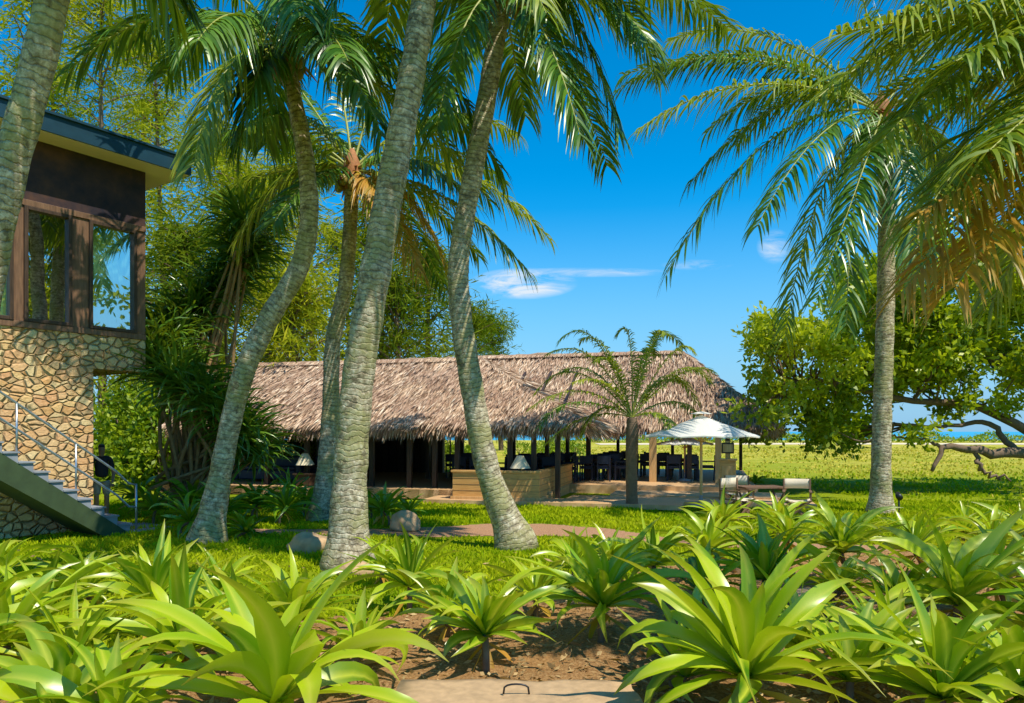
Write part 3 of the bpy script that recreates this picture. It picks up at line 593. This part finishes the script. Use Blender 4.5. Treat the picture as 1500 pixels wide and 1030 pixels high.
mb=MB();x=lx(957,eR+.2);mb.bb(x-.12,x+.12,eR-.1,eR+.14,0,2.1,0);x=lx(1052,eR);mb.bb(x-.1,x+.1,eR-.1,eR+.1,0,2.1,0);mb.obj('light_columns',[M_woodl],pav,False,bevel=.01)
mb=MB();mb.bb(xl,lx(848,6),eL-.2,10,0,dk,0);mb.obj('floor_deck',[M_deck],pav,False)
mb=MB();mb.bb(lx(848,6)+.005,lx(1105,6),4.2,15,0,dk-.004,0);mb.bb(lx(640,0)-.3,lx(1000,-.2),-.35,.95,0,.12,0);mb.bb(.5,lx(1195,1.2),.955,2.3,0,.1,0);mb.bb(1.6,lx(1150,3.2),2.305,4.195,0,.14,0);mb.obj('terrace_deck',[M_deck],pav,False)
mb=MB();mb.bb(-13,-6.3,9.6,9.75,dk,2.1,0)
for x in np.arange(-13,-5.5,.35): mb.bb(x,x+.05,9.5,9.55,dk,2.1,0)
mb.obj('timber_screen',[M_post],pav,False)
mb=MB();xb0=lx(663,0);z0=.12
mb.bb(xb0,0,0,.12,z0,.86,0);mb.bb(-.12,0,.125,4.9,z0,.86,0);mb.bb(xb0,xb0+.12,.125,1.2,z0,.86,0)
mb.bb(xb0-.04,.04,-.04,.2,.865,.92,0);mb.bb(-.2,.04,.205,4.95,.865,.92,0);mb.bb(xb0-.05,.05,-.05,4.9,.123,.2,1)
for z in(.36,.53,.7): mb.bb(xb0-.008,.008,-.008,4.88,z-.005,z+.005,2)
mb.obj('timber_bar_wall',[M_wood,M_woodl,M_frame],pav,False,bevel=.003)
def place(o,x,y,z=dk,rz=0):
    p=O+ex*x+ey*y;o.location=(p[0],p[1],z);o.rotation_euler=(0,0,-A_+rz)
cm=None
def chair():
    global cm
    if cm is None:
        mb=MB()
        for sx_ in(-.21,.21):
            mb.beam((sx_,-.2,0),(sx_,-.2,.66),.045,.045,0);mb.beam((sx_,.22,0),(sx_,.27,.88),.045,.045,0);mb.beam((sx_,-.22,.66),(sx_,.25,.66),.05,.03,0)
        mb.bb(-.23,.23,-.22,.24,.42,.47,0);mb.bb(-.2,.2,.235,.265,.6,.88,0);mb.bb(-.2,.2,-.2,.2,.471,.52,0)
        o=mb.obj('dining_chair',[M_blue],None,False);cm=o.data;return o
    o=bpy.data.objects.new('dining_chair',cm);sc.collection.objects.link(o);return o
tm=None
def table():
    global tm
    if tm is None:
        mb=MB();mb.bb(-.5,.5,-.4,.4,.71,.75,0)
        for a in(-.42,.42):
            for c_ in(-.32,.32): mb.bb(a-.03,a+.03,c_-.03,c_+.03,0,.71,0)
        mb.bb(-.44,.44,-.34,.34,.64,.705,0)
        o=mb.obj('dining_table',[M_post],None,False);tm=o.data;return o
    o=bpy.data.objects.new('dining_table',tm);sc.collection.objects.link(o);return o
for (tx,ty) in[(-3.2,4.3),(-1.,5.2),(.6,6.7),(-4.5,7.2),(-1.6,8),(lx(890,8),8),(lx(960,9.5),9.5),(lx(1000,7.6),7.6),(lx(905,11.5),11.5),(lx(820,9),9),(lx(770,7),7)]:
    place(table(),tx,ty)
    for s in(-1,1):
        place(chair(),tx-.28,ty+s*.62,dk,0 if s>0 else math.pi);place(chair(),tx+.3,ty+s*.65,dk,(0 if s>0 else math.pi)+.15)
    place(chair(),tx+.85,ty,dk,-math.pi/2)
def lamp(x,y):
    mb=MB();P=np.array([[0,0,0],[0,0,.03],[0,0,.031],[0,0,.3]]);mb.tube(P,[.12,.12,.03,.03],1,12)
    mb.tube(np.array([[0,0,.26],[0,0,.4],[0,0,.62]]),[.3,.22,.1],0,20,False)
    mb.tube(np.array([[0,0,.62],[0,0,.63]]),[.1,.02],0,20)
    o=mb.obj('table_lamp',[M_shade,M_post]);place(o,x,y,.68);return o
def sidetable(x,y):
    mb=MB();mb.bb(-.3,.3,-.25,.25,.34,.4,0);mb.bb(-.26,.26,-.21,.21,.02,.335,0);o=mb.obj('side_table',[M_post],None,False,bevel=.008);place(o,x,y)
for u,y_ in((762,1.1),(447,1.4)): lamp(lx(u,y_),y_);sidetable(lx(u,y_),y_)
def sofa(x,y,w=2.2):
    mb=MB();mb.bb(-w/2,w/2,-.4,.4,.08,.4,0);mb.bb(-w/2,w/2,.3,.5,.405,.85,0);mb.bb(-w/2-.2,-w/2-.003,-.4,.5,.08,.62,0);mb.bb(w/2+.003,w/2+.2,-.4,.5,.08,.62,0)
    for i in(-1,1): mb.bb(i*w/4-w/4+.02,i*w/4+w/4-.02,-.38,.28,.405,.53,0)
    o=mb.obj('lounge_sofa',[M_blue],None,False,bevel=.04);place(o,x,y)
sofa(lx(400,3),3);sofa(lx(485,3.6),3.6,1.6);sofa(lx(350,4.4),4.4)
# ------------------------------------------------------------ umbrellas
def umbrella(x,y,z,R,top,edge):
    e=empty('patio_umbrella',(x,y,z));mb=MB();P=[];K=7
    for j in range(33):
        a=j/32*2*math.pi+.2;sg=[0,.6,1,.6][j%4];rr=R*(1-.045*sg)
        P.append([[math.cos(a)*rr*k/K,math.sin(a)*rr*k/K,top+(edge-top)*(k/K)**.92+.03*sg*(k/K)**2] for k in range(K+1)])
    mb.grid(np.array(P),0)
    V=[[[p[-1][0],p[-1][1],p[-1][2]],[p[-1][0],p[-1][1],p[-1][2]-.03]] for p in P];mb.grid(np.array(V),0)
    mb.obj('canopy',[M_canvas],e,False)
    mb=MB();P2=[[[math.cos(j/16*6.2832)*.28*k,math.sin(j/16*6.2832)*.28*k,top+.09-.07*k] for k in(0,.5,1)] for j in range(17)];mb.grid(np.array(P2),0);mb.obj('vent_cap',[M_canvas],e)
    mb=MB();mb.tube(np.array([[0,0,0],[0,0,top+.12]]),.035,0,10)
    for j in range(8):
        a=j/8*2*math.pi+.2;c_,s_=math.cos(a),math.sin(a);mb.beam((0,0,top-.05),(c_*R*.97,s_*R*.97,edge-.03),.02,.025,0);mb.beam((0,0,edge-.15),(c_*R*.5,s_*R*.5,(top+edge)/2-.06),.015,.02,0)
    mb.obj('pole_and_ribs',[M_woodl],e,False)
    mb=MB();mb.tube(np.array([[0,0,0],[0,0,.06],[0,0,.1],[0,0,.3]]),[.28,.28,.05,.04],0,16);mb.obj('base',[M_conc],e)
p=W(1027,742,18.6);umbrella(p[0],18.6,.1,1.45,2.32,1.77)
p=W(990,742,27);umbrella(p[0],25.6,dk,1.,1.55,1.28)
mb=MB();mb.bb(-.22,.22,-.2,.2,0,1.05,0);mb.bb(-.26,.26,-.24,.24,1.055,1.1,0);mb.bb(-.16,.16,-.215,-.203,.2,.9,1);mb.bb(-.05,.05,-.05,.05,1.105,1.6,0)
mb.bb(-.17,.17,-.07,-.055,1.25,1.55,2);mb.bb(-.13,.13,-.078,-.072,1.29,1.51,1)
o=mb.obj('host_stand',[M_wood,M_woodl,M_black],None,False,bevel=.008);o.location=(W(1066,0,20.8)[0],20.8,.13);o.rotation_euler=(0,0,-.3)
def director(x,y,rz):
    e=empty('director_chair',(x,y,.0),rz);mb=MB()
    for yy in(-.24,.24):
        mb.beam((-.27,yy,.02),(.27,yy,.46),.03,.045,0);mb.beam((.27,yy+.035,.02),(-.27,yy+.035,.46),.03,.045,0)
    for s in(-.28,.28):
        mb.beam((s,-.28,.02),(s,.28,.02),.045,.035,0);mb.beam((s,-.27,.46),(s,.27,.46),.04,.035,0)
        mb.beam((s,-.22,.46),(s,-.22,.64),.035,.035,0);mb.beam((s,.25,.46),(s,.27,.92),.035,.04,0);mb.beam((s,-.3,.655),(s,.27,.655),.06,.025,0)
    mb.obj('frame',[M_frame],e,False,bevel=.004)
    mb=MB();xx=np.linspace(-.28,.28,9)
    mb.grid(np.array([[[a,yy,.485-.05*(1-(a/.28)**2)] for a in xx] for yy in(-.24,.24)]),0);mb.grid(np.array([[[a,.262+.04*(1-(a/.28)**2),z] for a in xx] for z in(.7,.92)]),0)
    o=mb.obj('canvas',[M_beige],e);so=o.modifiers.new('s','SOLIDIFY');so.thickness=.008
director(5.15,16.9,.55);director(6.4,16.6,-.35);director(5.6,18.4,2.8)
mb=MB()
for i in range(6): mb.bb(-.5,.5,-.37+i*.125,-.26+i*.125,.68,.71,0)
for s in(-.42,.42):
    mb.bb(s-.03,s+.03,-.37,.37,.63,.678,0)
    mb.beam((s,-.3,0),(s,.3,.63),.03,.045,0);mb.beam((s+.035,.3,0),(s+.035,-.3,.63),.03,.045,0)
o=mb.obj('patio_table',[M_frame],None,False);o.location=(5.85,17.4,.0);o.rotation_euler=(0,0,.1)
mb=MB();mb.tube(np.array([[0,0,0],[0,0,.45]]),.02,0,8);mb.tube(np.array([[-.02,-.08,.46],[.0,.02,.5],[.02,.1,.56]]),[.07,.07,.045],0,12);mb.bb(-.05,.05,-.05,.05,0,.03,0)
o=mb.obj('garden_spotlight',[M_black]);o.location=(9.0,17.2,0)
mb=MB();mb.tube(np.array([[0,0,0],[0,0,4.6]]),[.07,.05],0,8);mb.tube(np.array([[0,0,4.55],[.35,0,4.8],[.8,0,4.82]]),.035,0,6);mb.bb(.6,1.1,-.08,.08,4.76,4.84,0)
o=mb.obj('street_lamp',[M_steel]);o.location=(W(1097,0,60)[0],60,.4)
def rock(name,u,v,sx_,sy_,sz_):
    import bmesh
    from mathutils import noise
    bm=bmesh.new();bmesh.ops.create_icosphere(bm,subdivisions=4,radius=1)
    for q in bm.verts:
        k=1+.28*noise.noise(q.co*1.3+Vector((u,0,0)))+.08*noise.noise(q.co*4);q.co*=k;q.co.z=max(q.co.z,-.3);q.co.x*=sx_;q.co.y*=sy_;q.co.z*=sz_
    for f in bm.faces:f.smooth=True
    me=bpy.data.meshes.new(name);bm.to_mesh(me);me.materials.append(M_rock);o=bpy.data.objects.new(name,me);sc.collection.objects.link(o);p=G(u,v);o.location=(p[0],p[1],sz_*.2)
rock('garden_rock',455,808,.36,.27,.26);rock('garden_rock',594,774,.33,.27,.3);rock('garden_rock',520,838,.25,.2,.12)
def slab(name,c,sx_,sy_,sz_,rz):
    import bmesh
    from mathutils import noise
    bm=bmesh.new();bmesh.ops.create_cube(bm,size=1);bmesh.ops.subdivide_edges(bm,edges=bm.edges,cuts=9,use_grid_fill=True)
    for q in bm.verts:
        q.co.x*=sx_;q.co.y*=sy_;q.co.z*=sz_;nn=noise.noise_vector(q.co*5)*.025;q.co+=nn
    for f in bm.faces:f.smooth=True
    me=bpy.data.meshes.new(name);bm.to_mesh(me);me.materials.append(M_slab);o=bpy.data.objects.new(name,me);sc.collection.objects.link(o);o.location=c;o.rotation_euler=(0,0,rz)
    return o
o=slab('stone_slab',(.03,5.2,.07),1.7,.55,.18,0)
mb=MB();a=np.linspace(0,np.pi,9);P=np.stack([-.09*np.cos(a)*1.0,0*a,.0+.07*np.sin(a)**.4],-1);mb.tube(P,.007,0,8);o2=mb.obj('slab_handle',[M_black]);o2.parent=o;o2.location=(0,-.02,.09)
slab('stepping_stone',(*G(1155,878)[:2],.04),.75,.4,.1,.1);slab('stepping_stone',(*G(1178,930)[:2],.04),.75,.35,.1,-.1);slab('stepping_stone',(*G(1110,838)[:2],.04),.8,.4,.1,.1)
# ------------------------------------------------------------ house
hs=empty('stone_house',(-7.93,16,0),math.atan2(.822,.569))
mb=MB()
mb.bb(-9,-1.09,0,7,0,3.28,0);mb.bb(-9,0,0.003,7,3.283,3.97,0)
mb.obj('rubble_walls',[M_stone],hs,False)
mb=MB();mb.bb(-9,0,.0,.2,6.42,7.6,0)
mb.bb(-.2,0,.205,7,3.975,7.6,0);mb.bb(-9,-.2,6.8,7,3.975,7.6,0)
mb.obj('upper_panels',[M_panel],hs,False)
mb=MB()
wins=[(-1.18,-.2),(-2.37,-1.51),(-3.5,-2.55),(-4.85,-3.85),(-6.2,-5.2),(-7.6,-6.6)]
prev=0
mb.bb(-9,0,-.03,.19,3.973,4.09,0);mb.bb(-9,0,-.03,.19,6.3,6.417,0)
for a,b_ in wins:
    mb.bb(b_,prev,.0,.18,4.093,6.297,0);prev=a
    for (x0,x1,z0_,z1_) in((a,a+.07,4.093,6.297),(b_-.07,b_,4.093,6.297),(a+.072,b_-.072,4.093,4.16),(a+.072,b_-.072,6.23,6.297)): mb.bb(x0,x1,-.045,.1,z0_,z1_,1)
mb.bb(-9,prev,.0,.18,4.093,6.297,0)
mb.obj('window_frames',[M_frame,M_post],hs,False,bevel=.006)
mb=MB()
for a,b_ in wins: mb.grid(np.array([[[x,.045,z] for x in(a+.06,b_-.06)] for z in(4.15,6.24)]),0)
mb.obj('window_panes',[M_glass],hs,False)
mb=MB()
for a,b_ in wins[:1]+wins[2:3]:
    xx=np.linspace(a,b_,60);mb.grid(np.array([[[x,.16+.025*math.sin(x*50),z] for x in xx] for z in(4.1,6.3)]),0)
mb.obj('curtains',[M_curtain],hs)
mb=MB();mb.bb(-8.9,-.25,.9,1.0,3.98,7.5,0);mb.obj('dark_backing',[M_inside],hs,False)  # dark backing sheet behind the panes; the unlit room is put into its colour
mb=MB();mb.bb(-9.6,.7,-.6,7.6,7.62,7.95,0);mb.bb(-9.6,.75,-.65,7.65,7.953,8.0,0);mb.obj('roof_fascia',[M_fascia],hs,False)
mb=MB();mb.bb(-9.55,.66,-.56,7.55,7.603,7.618,0);mb.obj('soffit',[M_cream],hs,False)
mb=MB();ns=14;ri=.18;ru=.245
for i in range(ns):
    x1=-1.0-i*ru;mb.bb(x1-ru,x1,-1.25,-.12,i*ri+.003,(i+1)*ri,0)
    mb.bb(x1-ru,x1+.02,-1.28,-.1,(i+1)*ri+.002,(i+1)*ri+.03,0)
mb.bb(-.99,-.1,-1.3,-.1,-.05,.05,0)
mb.obj('stair_steps',[M_conc],hs,False)
mb=MB();L_=ns*ru
V=[(-1.0,-1.27,0),(-1.0-L_,-1.27,ns*ri),(-1.0-L_,-1.27,ns*ri-.55),(-1.5,-1.27,0)]
mb.add(np.array([(x,-1.262,z) for x,y,z in V]+[(x,-.13,z) for x,y,z in V]),np.array([[0,1,2,3],[7,6,5,4],[1,5,6,2],[3,2,6,7],[0,4,5,1],[0,3,7,4]]),0)
mb.obj('stair_stringer',[M_string],hs,False)
mb=MB()
def rp(i): return (-1.0-i*ru,-1.2,(i)*ri)
for off in(.95,.5): mb.tube(np.array([[-.85,-1.2,off],[-1.0,-1.2,off+.03]]+[[rp(i)[0],-1.2,rp(i)[2]+off+.1] for i in(1,5,9,13)]),.021,0,8)
mb.tube(np.array([[-.85,-1.2,.02],[-.85,-1.2,.96]]),.022,0,8)
for i in(4,8,12): p=rp(i);mb.tube(np.array([[p[0],-1.2,p[2]],[p[0],-1.2,p[2]+1.05]]),.02,0,8)
mb.obj('handrail',[M_steel],hs)
# ------------------------------------------------------------ person by the stairs
def person(loc,rz):
    e=empty('standing_person',loc,rz)
    def skin(name,J,E,R,mat):
        me=bpy.data.meshes.new(name);me.from_pydata(J,E,[]);o=bpy.data.objects.new(name,me);sc.collection.objects.link(o);o.parent=e
        md=o.modifiers.new('s','SKIN');md.use_smooth_shade=True;me.update()
        for i,r in enumerate(R):
            sv=me.skin_vertices[0].data[i];sv.radius=(r,r) if not isinstance(r,tuple) else r
        me.skin_vertices[0].data[0].use_root=True
        o.modifiers.new('ss','SUBSURF').levels=2;o.modifiers['ss'].render_levels=2;me.materials.append(mat);return o
    skn=simple('skin',(.42,.24,.15),.5,var=.08);sh=simple('dark_shirt',(.03,.03,.035),.8);pt=simple('light_shorts',(.45,.4,.33),.8);hr=simple('dark_hair',(.015,.01,.008),.5)
    skin('torso',[(0,0,.95),(0,0,1.12),(0,0,1.3),(0,0,1.4),(.17,0,1.38),(.22,.02,1.15),(-.17,0,1.38),(-.22,.02,1.15)],[(0,1),(1,2),(2,3),(3,4),(4,5),(3,6),(6,7)],[(.15,.1),(.14,.1),(.16,.11),(.1,.08),.065,.052,.065,.052],sh)
    skin('hips_and_legs',[(0,0,.95),(.09,0,.85),(.1,-.01,.55),(-.09,0,.85),(-.1,-.01,.55)],[(0,1),(1,2),(0,3),(3,4)],[(.14,.1),.1,.085,.1,.085],pt)
    for s in(-1,1):
        skin('calf',[(.1*s,-.01,.6),(.1*s,-.01,.48),(.1*s,.02,.3),(.1*s,.02,.08),(.1*s,-.02,.04),(.1*s,-.16,.03)],[(0,1),(1,2),(2,3),(3,4),(4,5)],[.06,.055,.055,.035,.04,.035],skn)
        skin('forearm',[(.22*s,.02,1.18),(.24*s,-.0,1.06),(.22*s,-.12,.9),(.21*s,-.15,.84)],[(0,1),(1,2),(2,3)],[.042,.04,.028,.03],skn)
        for f_,(dx,l) in enumerate([(-.03,.07),(-.01,.08),(.01,.078),(.03,.06)]):
            skin('finger',[(.21*s+dx,-.155,.83),(.21*s+dx,-.17,.83-l*.6),(.21*s+dx,-.16,.83-l)],[(0,1),(1,2)],[.01,.009,.008],skn)
        skin('thumb',[(.19*s,-.17,.85),(.175*s,-.2,.82),(.175*s,-.21,.79)],[(0,1),(1,2)],[.011,.01,.009],skn)
    skin('head',[(0,0,1.4),(0,-.01,1.5),(0,-.02,1.58),(0,-.01,1.66)],[(0,1),(1,2),(2,3)],[.055,.055,(.075,.09),(.07,.085)],skn)
    skin('nose',[(0,-.1,1.61),(0,-.125,1.58)],[(0,1)],[.008,.012],skn)
    skin('hair',[(0,.02,1.57),(0,.02,1.66),(0,-.0,1.71)],[(0,1),(1,2)],[.07,(.082,.1),(.06,.07)],hr)
p=W(149,0,16.6);person((p[0],16.6,0),.5)
# ------------------------------------------------------------ light, sky, camera
sd=Vector((.47,-.44,1.1)).normalized()
L=bpy.data.lights.new('sun','SUN');L.energy=5.0;L.angle=math.radians(.5);L.color=(1,.95,.83)
o=bpy.data.objects.new('sun',L);sc.collection.objects.link(o);o.rotation_euler=sd.to_track_quat('Z','Y').to_euler()
w=bpy.data.worlds.new('World');sc.world=w;w.use_nodes=True;t=w.node_tree;t.nodes.clear()
n=t.nodes.new;lk=t.links.new
sky=n('ShaderNodeTexSky');sky.sky_type='NISHITA';sky.sun_disc=False;sky.sun_elevation=math.asin(sd.z);sky.sun_rotation=math.atan2(sd.x,sd.y);sky.air_density=1.;sky.dust_density=.1;sky.ozone_density=2.
hsv=n('ShaderNodeHueSaturation');hsv.inputs['Saturation'].default_value=1.6;hsv.inputs['Hue'].default_value=.494;hsv.inputs['Value'].default_value=1.4;lk(sky.outputs[0],hsv.inputs['Color'])
bg=n('ShaderNodeBackground');bg.inputs[1].default_value=.14;out=n('ShaderNodeOutputWorld')
tc=n('ShaderNodeTexCoord');sp=n('ShaderNodeSeparateXYZ');lk(tc.outputs['Generated'],sp.inputs[0])
def mt(op,a,b=0.,c=None):
    x=n('ShaderNodeMath');x.operation=op
    for i,v in enumerate((a,b)):
        if isinstance(v,bpy.types.NodeSocket): lk(v,x.inputs[i])
        else: x.inputs[i].default_value=v
    return x.outputs[0]
mr=n('ShaderNodeMapRange');mr.interpolation_type='SMOOTHSTEP';mr.inputs[1].default_value=-.02;mr.inputs[2].default_value=.34;mr.inputs[3].default_value=.9;mr.inputs[4].default_value=0.;lk(sp.outputs[2],mr.inputs[0])
hz=n('ShaderNodeMix');hz.data_type='RGBA';lk(mr.outputs[0],hz.inputs[0]);lk(hsv.outputs[0],hz.inputs[6]);hz.inputs[7].default_value=(1.1,3.5,6.0,1)
yy=mt('MAXIMUM',sp.outputs[1],.05);a=mt('DIVIDE',sp.outputs[0],yy);b=mt('DIVIDE',sp.outputs[2],yy)
cv=n('ShaderNodeCombineXYZ');lk(mt('MULTIPLY',a,9.),cv.inputs[0]);lk(mt('MULTIPLY',b,34.),cv.inputs[1])
nz=n('ShaderNodeTexNoise');nz.inputs['Scale'].default_value=1.3;nz.inputs['Detail'].default_value=8;nz.inputs['Roughness'].default_value=.68;nz.inputs['Distortion'].default_value=.9;lk(cv.outputs[0],nz.inputs['Vector'])
tot=None
for (ca,cb,ra,rb,k) in((.015,.2,.075,.022,1.1),(.1,.215,.13,.007,.5),(.25,.225,.05,.008,.3),(.355,.25,.025,.025,.5)):
    r=mt('ADD',mt('POWER',mt('ABSOLUTE',mt('DIVIDE',mt('SUBTRACT',a,ca),ra)),2.),mt('POWER',mt('ABSOLUTE',mt('DIVIDE',mt('SUBTRACT',b,cb),rb)),2.))
    g=mt('MULTIPLY',mt('MAXIMUM',mt('SUBTRACT',1.,r),0.),k);tot=g if tot is None else mt('MAXIMUM',tot,g)
rp_=n('ShaderNodeValToRGB');rp_.color_ramp.elements[0].position=.38;rp_.color_ramp.elements[1].position=.72;lk(nz.outputs[0],rp_.inputs[0])
cm_=mt('MINIMUM',mt('MULTIPLY',mt('MULTIPLY',tot,rp_.outputs[0]),1.6),.85)
mx=n('ShaderNodeMix');mx.data_type='RGBA';lk(cm_,mx.inputs[0]);lk(hz.outputs[2],mx.inputs[6]);mx.inputs[7].default_value=(6.2,6.5,6.8,1)
lk(mx.outputs[2],bg.inputs[0]);lk(bg.outputs[0],out.inputs[0])
cam=bpy.data.cameras.new('camera');cam.lens=26;cam.sensor_width=36;cam.shift_y=117/1500;cam.clip_end=12000;cam.clip_start=.05
co=bpy.data.objects.new('camera',cam);sc.collection.objects.link(co);co.location=(0,0,H);co.rotation_euler=(math.pi/2,0,0);sc.camera=co
